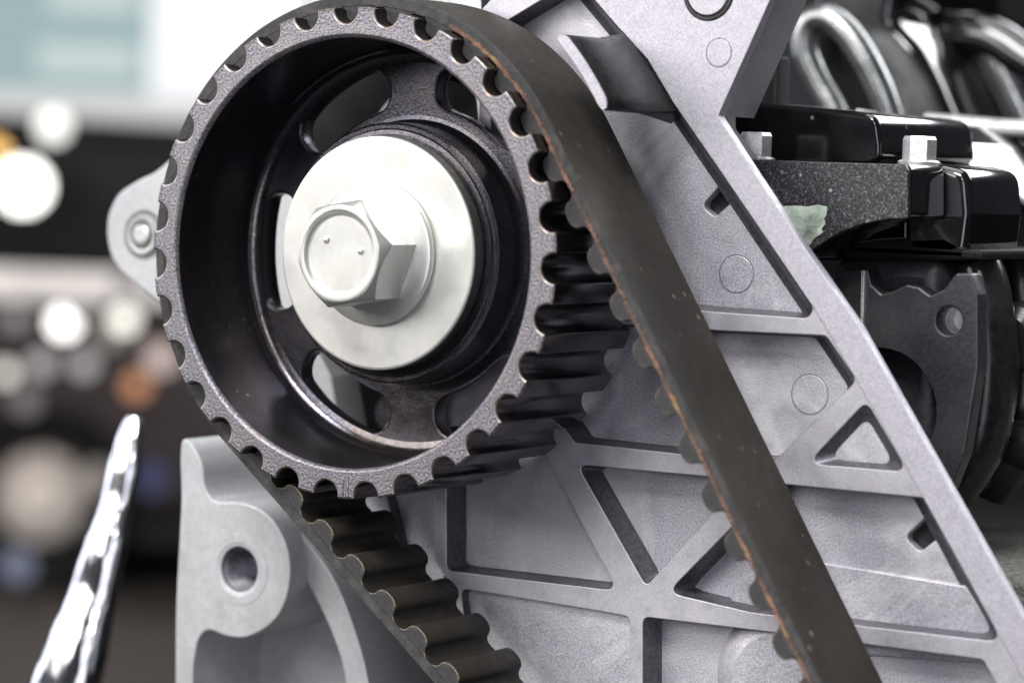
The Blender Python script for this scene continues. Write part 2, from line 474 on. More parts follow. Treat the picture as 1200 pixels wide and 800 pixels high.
blt = thing('flange_bolt', 'zinc plated hex flange bolt with two raised dots, centre of the sprocket', 'bolt', (0, 12, -18))
lathe('flange', [(8, 9.9), (13.5, 9.9), (16.9, 10.3), (17.6, 10.7), (17.85, 11.3), (17.85, 12.3), (17.3, 12.95), (9, 12.95)], 'zinc', blt, seg=128)
def hex_head():
    """Hexagonal prism whose front corners are turned down to a cone, with a shallow round recess."""
    n = 120; ac0 = math.radians(11)
    apo = 12.25
    def hexr(a):
        k = (a - ac0 + math.pi / 6) % (math.pi / 3) - math.pi / 6          # 0 at a corner
        return apo / math.cos(abs(k) - math.pi / 6) if True else 0
    ys = [9.9, -0.6, -1.2, -1.8, -2.3, -2.7]
    vs, fs = [], []
    rings = []
    def ring(fn):
        b = len(vs)
        for i in range(n):
            a = ac0 + 2 * math.pi * i / n
            r, y = fn(a); vs.append((r * math.cos(a), y, r * math.sin(a)))
        rings.append(b)
    ring(lambda a: (hexr(a) + 0.12, 9.95)); ring(lambda a: (hexr(a), 9.3))
    # chamfer cone: radius 12.4 at y=-3, opening 1 mm per 0.55 mm
    def cone(a, t):
        r = hexr(a); yc = -2.55 + max(0, (r - 12.0)) * 1.05
        return yc
    ring(lambda a: (hexr(a), cone(a, 0) + 0.25)); ring(lambda a: (hexr(a) - 0.16, cone(a, 0) - 0.10))
    ring(lambda a: (11.75 + 0.3 * (hexr(a) - apo) / 1.9, -2.86)); ring(lambda a: (11.4, -3.0))
    ring(lambda a: (10.75, -3.0)); ring(lambda a: (10.45, -2.85)); ring(lambda a: (10.2, -2.3)); ring(lambda a: (9.8, -1.9))
    ring(lambda a: (9.2, -1.8)); ring(lambda a: (4.0, -1.8))
    for q in range(len(rings) - 1):
        for i in range(n):
            j = (i + 1) % n
            fs.append((rings[q] + i, rings[q] + j, rings[q + 1] + j, rings[q + 1] + i))
    fs.append(tuple(rings[-1] + i for i in range(n)))
    return mesh('hex_head', vs, fs, 'zinc', None, 24)
hh = link('hex_head', hex_head(), blt)
for dx, dz in ((-4.5, 3.2), (5.8, 0.9)):
    lathe('raised_dot', [(0.0, -2.5), (0.35, -2.47), (0.7, -2.3), (0.95, -1.95), (1.0, -1.75)], 'zinc', hh, (dx, dz), 20)

# ------------------------------------------------------------------ timing belt
Y_BF, Y_BB, R_BI, R_BO = 5.0, 33.8, 60.35, 63.35
R_P = 61.0
A_RIGHT, A_LEFT = math.radians(31.6), math.radians(230.9)
belt = thing('timing_belt', 'dark rubber toothed timing belt with frayed orange edge, wrapped over the sprocket', 'belt', (40, 20, -60))
PITCH_L = R_P * PITCH
L_LEFT, L_RIGHT = 128.0, 178.0
S_ARC = R_P * (A_LEFT - A_RIGHT)
def belt_frame(s):
    """s = 0 where the belt meets the sprocket at lower left, running clockwise. -> point at radius offset 0, tangent angle."""
    if s < 0:
        a = A_LEFT; t = Vector((math.sin(a), -math.cos(a))); n = Vector((math.cos(a), math.sin(a)))
        return t * s, n, t
    if s <= S_ARC:
        a = A_LEFT - s / R_P
        return Vector((0, 0)), Vector((math.cos(a), math.sin(a))), Vector((math.sin(a), -math.cos(a)))
    a = A_RIGHT; t = Vector((math.sin(a), -math.cos(a))); n = Vector((math.cos(a), math.sin(a)))
    return t * (s - S_ARC), n, t
def ring_strip(name, s0, s1, step, prof, mats, pm, parent, wob=None):
    n = max(2, int((s1 - s0) / step)); vs, fs, fm = [], [], []
    k = len(prof)
    for i in range(n + 1):
        s = s0 + (s1 - s0) * i / n
        b, nn, t = belt_frame(s)
        for q, (r, y) in enumerate(prof):
            dr, dy = wob(s, q) if wob else (0, 0)
            p = b + nn * (r + dr); vs.append((p.x, y + dy, p.y))
    for i in range(n):
        for q in range(k):
            q2 = (q + 1) % k
            fs.append((i * k + q, i * k + q2, (i + 1) * k + q2, (i + 1) * k + q)); fm.append(pm[q])
    fs.append(tuple(range(k))); fm.append(pm[0]); fs.append(tuple(n * k + q for q in reversed(range(k)))); fm.append(pm[0])
    me = mesh(name, vs, fs, mats, fm, 40)
    bm = bmesh.new(); bm.from_mesh(me); bmesh.ops.recalc_face_normals(bm, faces=bm.faces); bm.to_mesh(me); bm.free()
    finish(me, 40)
    return link(name, me, parent)
prof = [(R_BI, Y_BF), (R_BO - 0.35, Y_BF), (R_BO, Y_BF + 0.4), (R_BO, Y_BB - 0.4), (R_BO - 0.35, Y_BB), (R_BI, Y_BB)]
ring_strip('backing', -L_LEFT, S_ARC + L_RIGHT, 1.6, prof, ['rubber_edge', 'rubber', 'fabric'], [0, 0, 1, 0, 0, 2], belt)
random.seed(4)
frz = [random.uniform(-1, 1) for _ in range(4000)]
def fray(s, q):
    k = frz[int(s * 1.7) % 4000]; k2 = frz[int(s * 0.6 + 77) % 4000]
    if q in (0, 3): return (0.10 * k, 0)
    return ((0.30 if q == 2 else -0.1) * k + 0.25 * k2, -0.10 - 0.12 * k2)
ring_strip('frayed_cord_edge', R_P * (A_LEFT - math.radians(66)), S_ARC + L_RIGHT, 0.45,
           [(R_BI + 0.02, Y_BF + 0.15), (R_BI + 0.02, Y_BF - 0.03), (R_BI + 0.95, Y_BF - 0.03), (R_BI + 0.95, Y_BF + 0.15)], ['cord'], [0, 0, 0, 0], belt, fray)
def belt_tooth():
    o = []
    hw, h = 3.45, 4.05
    o += [(-hw - 2.2, 0.12), (-hw - 1.5, -0.06), (-hw - 0.9, -0.32), (-hw - 0.45, -0.75), (-hw - 0.15, -1.2)]
    for i in range(15):
        a = math.pi + math.pi * i / 14
        c, sn = math.cos(a), math.sin(a)
        x = hw * math.copysign(abs(c) ** 0.85, c); z = -1.5 - (h - 1.5) * abs(sn) ** 0.9
        o.append((x, z))
    o += [(hw + 0.15, -1.2), (hw + 0.45, -0.75), (hw + 0.9, -0.32), (hw + 1.5, -0.06), (hw + 2.2, 0.12)]
    k = len(o); vs, fs, fm = [], [], []
    for y, inset in ((Y_BF, 0.25), (Y_BF + 0.25, 0.0), (Y_BB - 0.25, 0.0), (Y_BB, 0.25)):
        for x, z in o:
            f = 1 - inset / 5
            vs.append((x * f, y, z * f if z < 0 else z))
    for a in range(3):
        for i in range(k - 1):
            fs.append((a * k + i, a * k + i + 1, (a + 1) * k + i + 1, (a + 1) * k + i)); fm.append((2, 0, 1)[a])
    fs.append(tuple(reversed(range(k)))); fm.append(1); fs.append(tuple(3 * k + i for i in range(k))); fm.append(1)
    me = mesh('belt_tooth', vs, fs, ['fabric', 'rubber_edge', 'fringe'], fm, 40)
    bm = bmesh.new(); bm.from_mesh(me); bmesh.ops.recalc_face_normals(bm, faces=bm.faces); bm.to_mesh(me); bm.free()
    finish(me, 40)
    return me
btm = belt_tooth()
gap0 = PHASE + PITCH / 2
k0 = math.ceil((-L_LEFT - 0) / PITCH_L) - 1
s_ref = R_P * (A_LEFT - (gap0 + 12 * PITCH))          # arc position of one gap
for k in range(-14, 36):
    s = s_ref + k * PITCH_L
    if s < -L_LEFT + 6 or s > S_ARC + L_RIGHT - 6: continue
    b, nn, t = belt_frame(s)
    p = b + nn * R_BI
    o = link('belt_tooth', btm, belt)
    o.location = (p.x * MM, 0, p.y * MM)
    o.rotation_euler = (0, -math.atan2(t.y, t.x), 0)

# ------------------------------------------------------------------ timing cover (ribbed aluminium casting behind the belt)
YR, YF = 41.0, 48.0
cov = thing('timing_cover', 'grey cast aluminium timing cover with ribs and pockets behind the belt', 'cover', (90, 46, -110))
outline = [(29.16, 79.00), (97.74, 78.12), (92.71, 64.08), (79.93, 36.32), (89.92, 23.49), (105.46, 4.38), (119.27, -12.01), (125.59, -21.23), (143.77, -47.68), (162.86, -75.33), (184.71, -107.08), (-19.87, -135.46), (-47.02, -75.67), (-56.14, -58.18), (-65.83, -26.77), (-50.43, 19.42), (-0.27, 50.84), (10.17, 61.24)]
inner = [(29.16, 79.00), (86.41, 78.27), (82.43, 64.10), (73.18, 36.19), (83.73, 23.31), (99.18, 4.11), (112.89, -12.38), (119.26, -21.64), (137.61, -48.22), (156.66, -76.02), (178.71, -107.91), (32.45, -128.20), (11.16, -109.72), (-13.43, -90.35), (-27.63, -73.83), (-21.50, -55.33), (-10.01, -38.88), (12.92, -22.03), (10.17, 61.24)]
pk1 = [(31.68, 65.89), (42.01, 66.27), (50.88, 57.49), (59.61, 49.64), (67.41, 38.97), (82.19, 21.42), (106.93, -8.68), (105.24, -11.00), (79.15, -10.80), (47.55, -9.36), (16.17, -6.68), (13.88, 51.38), (17.42, 58.46)]
pk2 = [(20.76, -25.87), (47.79, -15.27), (81.21, -15.23), (110.33, -14.75), (118.75, -24.89), (97.72, -45.74), (75.48, -45.90), (42.38, -45.39), (33.78, -35.76)]
pkT = [(121.37, -29.53), (132.74, -45.25), (106.76, -45.40)]
pkA = [(43.35, -50.86), (90.14, -50.69), (64.27, -79.26)]
pkB = [(70.29, -80.10), (98.40, -50.81), (137.09, -50.85), (157.78, -82.19), (122.64, -82.41), (93.36, -82.40)]
pkC = [(63.62, -86.73), (102.69, -86.51), (153.38, -86.65), (166.38, -106.28), (65.01, -120.07)]
pkD = [(4.19, -44.44), (29.01, -42.13), (56.36, -81.15), (5.61, -81.25)]
pkE = [(10.21, -85.39), (50.72, -86.66), (60.01, -87.13), (61.40, -120.56), (38.57, -123.66), (13.54, -103.93)]
pkF = [(-15.13, -59.26), (0.79, -51.30), (1.84, -78.76), (6.79, -84.65), (7.31, -98.05), (-5.47, -88.38)]
R = round_poly
floor_holes = [
               R([(72.91, 14.58), (78.76, 20.80), (81.69, 17.79), (75.82, 12.60)], 1.0), R([(130.32, -61.30), (136.35, -55.29), (139.32, -58.82), (133.49, -63.82)], 1.0)]
plate('floor_panel', [inner] + floor_holes, YF, 51.5, 'alu_floor', cov, 0.3, 0.6)
plate('rib_frame', [R(inner, 2), R(pk1, 2.2), R(pk2, 2.2), R(pkT, 2.0), R(pkA, 1.6), R(pkB, 2.0), R(pkC, 2.0), R(pkD, 2.2), R(pkE, 1.8), R(pkF, 1.8)],
      YR, YF + 0.3, 'alu_rib', cov, 0.22)
def inset_poly(pts, dist):
    """Offset every edge of a closed polygon inward by dist(inward normal) and intersect neighbours."""
    P = [Vector(p) for p in pts]; n = len(P)
    sg = 1 if sum(P[i].x * P[(i + 1) % n].y - P[(i + 1) % n].x * P[i].y for i in range(n)) > 0 else -1
    E = []
    for i in range(n):
        e = (P[(i + 1) % n] - P[i]).normalized(); k = Vector((-e.y, e.x)) * sg
        E.append((P[i] + k * dist(k), e, k * dist(k)))
    out = []
    for i in range(n):
        (a, ea, ka), (b, eb, kb) = E[i - 1], E[i]
        den = ea.x * eb.y - ea.y * eb.x
        if abs(den) < 0.12: out.append(P[i] + (ka + kb) / 2); continue
        t = ((b.x - a.x) * eb.y - (b.y - a.y) * eb.x) / den
        out.append(a + ea * t)
    return [tuple(v) for v in out]
def pocket_wall(lp, rr, y0, y1, d, wide=0):
    def dist(k, s_=1.0):
        if wide and k.x < -0.6 and k.y < 0.1: return d * wide * s_
        return d * s_ * (0.55 if abs(k.y) > 0.8 else 1.0)
    rows = [(0.02, y0), (0.15, y0 + 0.6), (0.62, y1 - 1.0), (0.80, y1 - 0.35), (1.05, y1 + 0.02)]
    if y1 - y0 < 3: rows = [(0.02, y0), (0.5, y0 + 0.5 * (y1 - y0)), (1.05, y1 + 0.02)]
    vs, fs = [], []; n = 0
    for s_, y in rows:
        ring = R(inset_poly(lp, lambda k: dist(k, s_)), rr)
        n = len(ring)
        for x, z in ring: vs.append((x, y, z))
    for a in range(len(rows) - 1):
        for i in range(n):
            j = (i + 1) % n; fs.append((a * n + i, a * n + j, (a + 1) * n + j, (a + 1) * n + i))
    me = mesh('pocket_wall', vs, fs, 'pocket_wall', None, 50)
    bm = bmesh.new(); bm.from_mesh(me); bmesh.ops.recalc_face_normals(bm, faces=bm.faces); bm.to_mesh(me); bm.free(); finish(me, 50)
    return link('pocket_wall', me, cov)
plate('shallow_panel', [R([(sum(p[0] for p in pkT) / 3 + (x - sum(p[0] for p in pkT) / 3) * 0.86, sum(p[1] for p in pkT) / 3 + (z - sum(p[1] for p in pkT) / 3) * 0.86) for x, z in pkT], 1.5)], 43.6, YF + 0.2, 'alu_floor', cov, 0.1)
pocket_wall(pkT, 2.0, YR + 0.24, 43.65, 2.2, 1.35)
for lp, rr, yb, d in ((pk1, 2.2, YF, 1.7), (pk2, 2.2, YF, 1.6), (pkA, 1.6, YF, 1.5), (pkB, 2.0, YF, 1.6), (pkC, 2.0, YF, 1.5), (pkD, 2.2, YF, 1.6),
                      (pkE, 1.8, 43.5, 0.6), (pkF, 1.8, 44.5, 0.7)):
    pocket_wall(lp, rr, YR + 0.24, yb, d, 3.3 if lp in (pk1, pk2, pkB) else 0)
band = [(41.58, 76.75), (96.70, 76.13), (92.71, 64.08), (79.93, 36.32), (89.92, 23.49), (105.46, 4.38), (119.27, -12.01), (125.59, -21.23), (143.77, -47.68), (162.86, -75.33), (182.56, -104.08), (174.12, -105.23), (157.74, -81.41), (138.01, -52.16), (118.73, -24.49), (106.92, -8.27), (82.19, 21.42), (67.41, 38.97), (59.61, 49.64), (50.88, 57.49), (43.04, 65.01)]
plate('edge_band', [R(band, 1.0)], 40.2, 43.4, 'alu_band', cov, 0.22, 0.12)
plate('band_web', [R([(78.48, 31.48), (81.32, 30.51), (98.84, 7.53), (111.23, -8.13), (123.46, -24.55), (151.13, -65.17), (169.00, -90.80), (165.10, -91.28), (148.25, -67.05), (121.23, -28.73), (97.21, 3.38), (78.75, 25.30)], 1)], 43.2, YF + 0.2, 'alu_band', cov, 0.2)
plate('shallow_panel', [[(6.24, -84.04), (62.18, -84.99), (63.75, -122.68), (39.21, -126.06), (8.56, -103.23)]], 43.4, YF + 0.2, 'alu_floor', cov, 0.2)
plate('shallow_panel', [[(-19.35, -59.84), (0.57, -49.31), (3.06, -86.69), (6.81, -88.50), (7.31, -101.29), (-10.17, -88.54)]], 44.4, YF + 0.25, 'alu_floor', cov, 0.2)
plate('raised_step', [R([(105.76, -69.13), (145.89, -71.09), (158.95, -88.34), (95.30, -91.81)], 1)], 47.1, YF + 0.2, 'alu_floor', cov, 0.5)
deep = plate('top_return', [[(96.23, 78.39), (91.18, 64.28), (78.34, 36.39), (74.93, 39.62), (84.85, 78.54)]], 44.0, 62.0, 'alu_band', cov, 0.4)
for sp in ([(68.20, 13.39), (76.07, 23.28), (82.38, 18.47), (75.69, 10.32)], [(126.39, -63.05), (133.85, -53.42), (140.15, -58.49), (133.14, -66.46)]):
    plate('slot_floor', [sp], 51.6, 53.5, 'alu_dark', cov, 0.1)  # shade inside the slot is put into the dark floor colour
# ejector marks
def ejector(px, y, r, mat):
    c = px
    lathe('ejector_disc', [(0.01, y - 0.10), (r - 0.25, y - 0.10), (r - 0.04, y + 0.05)], mat, cov, c, 48)
    lathe('ejector_mark', [(r - 0.03, y + 0.1), (r - 0.02, y - 0.03), (r + 0.13, y - 0.03), (r + 0.14, y + 0.1)], 'alu_dark', cov, c, 48)
ejector([(82.29, -1.66)][0], YF, 4.6, 'alu_floor')
ejector([(103.30, -29.52)][0], YF, 4.8, 'alu_floor')
ejector([(79.35, 51.40)][0], 40.2, 3.4, 'alu_band')
# knurled plug at the top
pc = [(75.95, 65.88)][0]
lathe('plug', [(0.01, 39.6), (5.4, 39.6), (5.6, 39.9), (5.7, 40.4)], 'alu_band', cov, pc, 48)
vs, fs = [], []
for i in range(96):
    a = 2 * math.pi * i / 96
    for r, y in ((5.65, 40.15), (6.0, 39.75 + 0.22 * (i % 2)), (6.6, 39.75 + 0.22 * ((i + 1) % 2)), (6.95, 40.15)):
        vs.append((pc[0] + r * math.cos(a), y, pc[1] + r * math.sin(a)))
for i in range(96):
    j = (i + 1) % 96
    for q in range(3): fs.append((i * 4 + q, i * 4 + q + 1, j * 4 + q + 1, j * 4 + q))
link('knurled_ring', mesh('knurled_ring', vs, fs, 'alu_dark', None, 10), cov)
# round bosses in the lower pockets
bc = [(99.83, -99.46)][0]
lathe('round_boss', [(0.01, 43.2), (12.0, 43.4), (15.5, 44.6), (17.8, 46.6), (18.6, 48.1)], 'alu_floor', cov, bc, 72)
bc = [(94.21, -82.56)][0]
lathe('round_boss', [(0.01, 46.9), (9.2, 46.9), (9.9, 47.3), (10.1, 48.1)], 'alu_floor', cov, bc, 64)
# belt guard tab
def guard_tab():
    a0, a1 = math.radians(29.6), math.radians(46.3); n = 20
    y_f, y_b = 12.0, 46.0
    vs, fs, fm = [], [], []
    rows = [(73.0, y_f + 0.25), (73.25, y_f), (75.6, y_f), (75.9, y_f + 0.25), (76.0, 30), (76.2, 38.5), (77.6, 41.0), (78.2, 46), (72.4, 46), (72.6, 30)]
    k = len(rows)
    for i in range(n + 1):
        a = a0 + (a1 - a0) * i / n
        e = min(i, n - i); 
        for q, (r, y) in enumerate(rows):
            mid = (72.9 + 75.4) / 2
            f = {0: 0.45, 1: 0.85}.get(e, 1.0)
            rr = mid + (r - mid) * f if y < 35 else r
            fl = 1 + (0.10 * max(0, (y - 30) / 16)) * (1 if i in (0, n) else 0)
            aa = (a0 + a1) / 2 + (a - (a0 + a1) / 2) * (1 + 0.16 * max(0, (y - 26) / 20) ** 2)
            vs.append((rr * math.cos(aa), y, rr * math.sin(aa)))
    for i in range(n):
        for q in range(k):
            q2 = (q + 1) % k
            fs.append((i * k + q, i * k + q2, (i + 1) * k + q2, (i + 1) * k + q)); fm.append(1 if q in (0, 1, 2) else 0)
    fs.append(tuple(range(k))); fm.append(0); fs.append(tuple(n * k + q for q in reversed(range(k)))); fm.append(0)
    me = mesh('guard_tab', vs, fs, ['alu_dark', 'alu_band'], fm, 50)  # sides dark, front pale: the shade is put into the colour
    bm = bmesh.new(); bm.from_mesh(me); bmesh.ops.recalc_face_normals(bm, faces=bm.faces); bm.to_mesh(me); bm.free()
    finish(me, 50)
    return me
link('guard_tab', guard_tab(), cov)

# ------------------------------------------------------------------ lower left bracket
brk = thing('mounting_bracket', 'pale grey aluminium bracket with a round threaded hole, lower left behind the belt', 'bracket', (-70, 50, -130))
bo = [(-81.96, -54.54), (-78.38, -55.89), (-74.99, -60.73), (-73.92, -66.21), (-71.47, -69.71), (-67.96, -70.33), (-62.21, -69.81), (-55.87, -70.85), (-50.07, -74.21), (-45.90, -80.22), (-44.52, -87.40), (-45.93, -95.10), (-50.24, -101.31), (-58.07, -105.89), (-65.25, -106.48), (-71.11, -105.52), (-74.53, -108.24), (-75.81, -113.55), (-76.16, -120.62), (-75.41, -151.09), (-81.90, -152.02), (-82.34, -121.38), (-82.80, -99.32), (-81.96, -71.58), (-82.64, -60.43)]
hc = [(-61.57, -88.00)][0]
plate('boss_plate', [smooth_poly(bo), circle(hc[0], hc[1], 6.1, 48)], 42, 88, 'alu_pale', brk, 0.5)
lathe('hole_chamfer', [(7.3, 41.9), (6.9, 42.05), (6.05, 43.2)], 'alu_pale', brk, hc, 48)
tp = []
for i in range(16):
    y = 43 + i * 1.5
    tp += [(6.0, y), (5.9, y + 0.25), (5.05, y + 0.75), (5.15, y + 1.0)]
lathe('thread', tp + [(5.0, 67.2), (0.01, 67.3)], 'pocket_wall', brk, hc, 48, angle=10)
lathe('spot_face', [(9.6, 42.02), (9.5, 41.86), (7.35, 41.86), (7.3, 42.1)], 'alu_pale', brk, hc, 48)
plate('back_panel', [[(-100.94, -88.41), (-64.12, -75.25), (-37.46, -93.94), (-27.17, -142.08), (-102.15, -152.52)]], 72, 88, 'alu_pale', brk, 0.5)
plate('curved_flange', [smooth_poly([(-57.88, -70.53), (-49.41, -75.77), (-36.87, -87.42), (-29.45, -99.90), (-23.63, -115.22), (-20.04, -137.59), (-27.73, -138.66), (-31.07, -116.13), (-35.39, -104.71), (-41.05, -95.68), (-49.40, -84.08)])], 50, 88, 'alu_pale', brk, 0.6)
# ------------------------------------------------------------------ rear housing with lug
hou = thing('rear_housing', 'pale grey rear housing with a round bolt lug left of the sprocket', 'housing', (-100, 85, -60))
ho = [(-117.56, 19.76), (-127.44, 14.81), (-134.29, 10.65), (-137.90, 3.83), (-137.66, -3.60), (-134.92, -9.19), (-128.06, -14.31), (-116.82, -20.63), (-104.24, -25.32), (-81.48, -67.41), (-31.85, -72.54), (-8.63, -29.02), (-11.48, 43.88), (-34.77, 78.08), (-68.46, 80.76), (-70.85, 66.20), (-79.51, 61.47), (-88.88, 57.17), (-96.65, 37.92)]
plate('lug_plate', [smooth_poly(ho), R([(-76, 52), (-74, 24), (-68, 14), (-66, -12), (-63, -28), (-56.5, -37), (-50, -62), (-20, -70), (20, -40), (20, 50)], 4)], 75, 88, 'alu_pale', hou, 0.8)
lathe('inner_boss', [(0.01, 84), (4.6, 84), (5.6, 85), (6.0, 109)], 'steel', hou, (-43, -47), 32)
sweep('inner_rib', [(-58, 96, 27), (-55, 96, 36), (-50, 97, 41), (-38, 97, 46)], [2.2, 2.0, 1.6, 1.4], 'alu_pale', hou, 12)
lc = [(-124.22, -0.57)][0]
lathe('lug_ring', [(4.15, 75.2), (4.3, 74.0), (5.4, 73.9), (5.9, 75.2)], 'alu_pale', hou, lc, 40)
lathe('lug_groove', [(5.9, 74.95), (7.2, 74.95)], 'washer_side', hou, lc, 40)
lb = thing('lug_bolt', 'small bright bolt end in the lug left of the sprocket', 'bolt', (lc[0], 72, lc[1] - 3))
lathe('shank', [(0.01, 73.3), (2.3, 73.3), (2.8, 73.6), (3.0, 78)], 'bolt_steel', lb, lc, 24)
lathe('thread_collar', [(3.05, 74.4), (4.1, 74.4), (4.2, 75.5)], 'washer_side', lb, lc, 24)

# ------------------------------------------------------------------ chrome blade, far left
pth = [(*[(-174.82, -60.46)][0], 134.5), (*[(-175.19, -66.12)][0], 133.5), (*[(-174.90, -75.41)][0], 131), (*[(-176.31, -87.55)][0], 129), (*[(-177.04, -100.80)][0], 125), (*[(-180.39, -117.17)][0], 123), (*[(-182.32, -133.11)][0], 118.5), (*[(-185.95, -149.47)][0], 116), (*[(-189.52, -171.05)][0], 112)]
chrome = sweep('chrome_trim', [(x, y, z) for x, z, y in pth],
               [2.2, 4.6, 6.0, 5.8, 7.6, 8.8, 11.2, 12.6, 15], 'chrome', None, 32, 0.62, 6)
tag(chrome, 'polished chrome curved blade, out of focus in the lower left corner', 'trim')

# ------------------------------------------------------------------ engine, right hand side
head = thing('cylinder_head', 'black cast cylinder head with a large round port right of the timing cover', 'cylinder head', (100, 120, -70))
plate('front_wall', [[(-3.22, 78.80), (68.31, 78.00), (71.40, 33.83), (78.87, 25.59), (93.88, 3.11), (108.71, -21.02), (123.46, -48.83), (133.02, -64.37), (157.01, -114.54), (15.72, -134.21)]], 60, 66, 'cavity', head, 0.5)
box('dark_backing', (-118, 110, -90), (60, 118, 54), 'cavity', head, 1)  # added black sheet standing for the shade behind the sprocket slots
hp_ = [(94.88, -0.78), (104.60, 0.10), (105.69, -3.43), (108.54, -5.60), (111.49, -4.82), (115.05, -2.96), (118.47, -3.42), (121.50, -5.35), (125.01, -3.71), (127.96, 0.37), (131.95, 0.57), (133.95, -4.50), (134.76, -22.01), (132.18, -42.93), (128.61, -52.82), (97.31, -55.57)]
pc1 = [(109.14, -34.22)][0]
pc2 = [(126.71, -11.30)][0]
plate('port_plate', [R(hp_, 1.0), circle(pc1[0], pc1[1], 16.0, 64), circle(pc2[0], pc2[1], 3.4, 32)], 75, 81, 'dark_cast', head, 0.6)
lathe('port_bore', [(16.2, 80.5), (15.2, 95), (14, 130), (0.01, 131)], 'cavity', head, pc1, 64)
lathe('stud_bore', [(3.5, 80), (3.3, 86), (0.01, 86.5)], 'bolt_steel', head, pc2, 32)
we = [(103.47, -0.15), (104.39, -0.11), (104.56, -14.21), (103.83, -13.41)]
plate('worn_edge', [we], 73.6, 75.5, 'bolt_steel', head, 0.1)
box('side_wall', (90, 84, -58), (121, 420, 3.5), 'dark_cast', head, 5, 3)
box('head_gasket', (90, 84, 3.5), (131, 420, 6.0), 'cavity', head, 0.8)
for x_, yy, r_ in ((126.5, 96, 8), (124, 128, 9), (124, 176, 10), (124, 226, 10), (124, 276, 10)):
    sweep('side_column', [(x_ - 2, yy, 2.5), (x_, yy, -6), (x_ + 2, yy, -24), (x_, yy, -42), (x_ - 8, yy, -58)], [r_ * k for k in (0.75, 0.9, 1.0, 0.95, 0.7)], 'gloss_cast', head, 24)
for yy in (110, 152, 202, 252):
    lathe('side_port', [(0.01, yy - 5), (5, yy - 5), (8, yy - 3), (9, yy), (9, yy + 14), (7, yy + 18), (0.01, yy + 18)], 'gloss_cast', head, (130, -16), 40)
for yy in (108, 150, 200):
    sweep('coolant_stub', [(112, yy, -40), (128, yy, -42), (138, yy, -44)], [5, 5.5, 6.5], 'gloss_cast', head, 24, axis=(0, 0, 1))
# carrier block with speckled end face
car_b = thing('cam_carrier', 'speckled black carrier block end with a pale green patch, right of the cover', 'carrier', (100, 70, 5))
fb = [(70.67, 26.26), (119.37, 26.13), (120.10, 24.72), (120.62, 13.30), (115.28, 12.89), (109.03, 11.62), (102.99, 9.31), (97.85, 6.19), (92.91, 2.64), (71.71, 2.11)]
plate('end_face', [R(fb, 0.8)], 61.9, 63.5, 'speckle', car_b, 0.3)
plate('carrier_body', [R(fb, 1.5)], 63.4, 84, 'gloss_black', car_b, 1.2, -0.1, res=4)
st = plate('green_patch', [[(84.71, 14.88), (90.53, 15.29), (94.01, 15.21), (96.53, 15.71), (99.30, 15.39), (99.17, 13.31), (98.52, 12.46), (99.03, 11.23), (97.94, 9.94), (98.43, 9.13), (95.98, 7.37), (95.12, 5.87), (85.17, 4.40)]], 61.75, 61.88, metal('mottled_pale_green', (0.26, 0.34, 0.28), (0.58, 0.62, 0.54), 0.0, 0.4, 220, 0.1, 0.0002, (0.05, 0.06, 0.055), 0.95, 150), car_b, 0.02)  # flat patch, mottled pale green over dark
# rounded housing behind the carrier
cb = [(108.33, 25.64), (118.59, 26.77), (126.13, 25.31), (127.51, 14.89), (126.47, 3.31), (109.33, 3.60)]
plate('carrier_shoulder', [R(cb, 5, 8)], 84, 118, 'gloss_black', car_b, 2.4, res=4)
lower = [(79.46, 3.25), (102.70, 7.62), (120.80, 9.20), (126.28, 6.54), (126.43, 3.25), (79.55, 1.12)]
plate('lower_lip', [R(lower, 1)], 84, 116, 'cavity', car_b, 1.0)

def upright_bolt(label, x, y, z, r, h):
    t = thing('hex_bolt', label, 'bolt', (x, y, z), 'silver bolts on the carrier')
    n = 6; vs, fs = [], []
    rows = [(r, 0), (r, h * 0.86), (r * 0.9, h)]
    for rr, zz in rows:
        for i in range(n):
            a = math.radians(20 + 60 * i); vs.append((x + rr * math.cos(a), y + rr * math.sin(a), z + zz))
    for q in range(2):
        for i in range(n):
            j = (i + 1) % n; fs.append((q * n + i, q * n + j, (q + 1) * n + j, (q + 1) * n + i))
    fs.append(tuple(2 * n + i for i in range(n)))
    link('bolt_head', mesh('bolt_head', vs, fs, 'bolt_steel', None, 20), t)
    vs, fs = [], []
    for rr, zz in ((r * 1.25, -1.6), (r * 1.28, -0.4), (r * 1.1, 0.05), (0.1, 0.05)):
        for i in range(32):
            a = 2 * math.pi * i / 32; vs.append((x + rr * math.cos(a), y + rr * math.sin(a), z + zz))
    for q in range(3):
        for i in range(32):
            j = (i + 1) % 32; fs.append((q * 32 + i, q * 32 + j, (q + 1) * 32 + j, (q + 1) * 32 + i))
    link('bolt_flange', mesh('bolt_flange', vs, fs, 'bolt_steel', None, 30), t)
b1 = [(72.79, 26.99)][0]; b2 = [(110.37, 27.47)][0]
upright_bolt('silver hex bolt beside the edge of the timing cover', b1[0], 74, b1[1], 4.0, 6.2)
upright_bolt('silver hex bolt above the right end of the speckled carrier', b2[0], 90, b2[1], 4.2, 6.0)

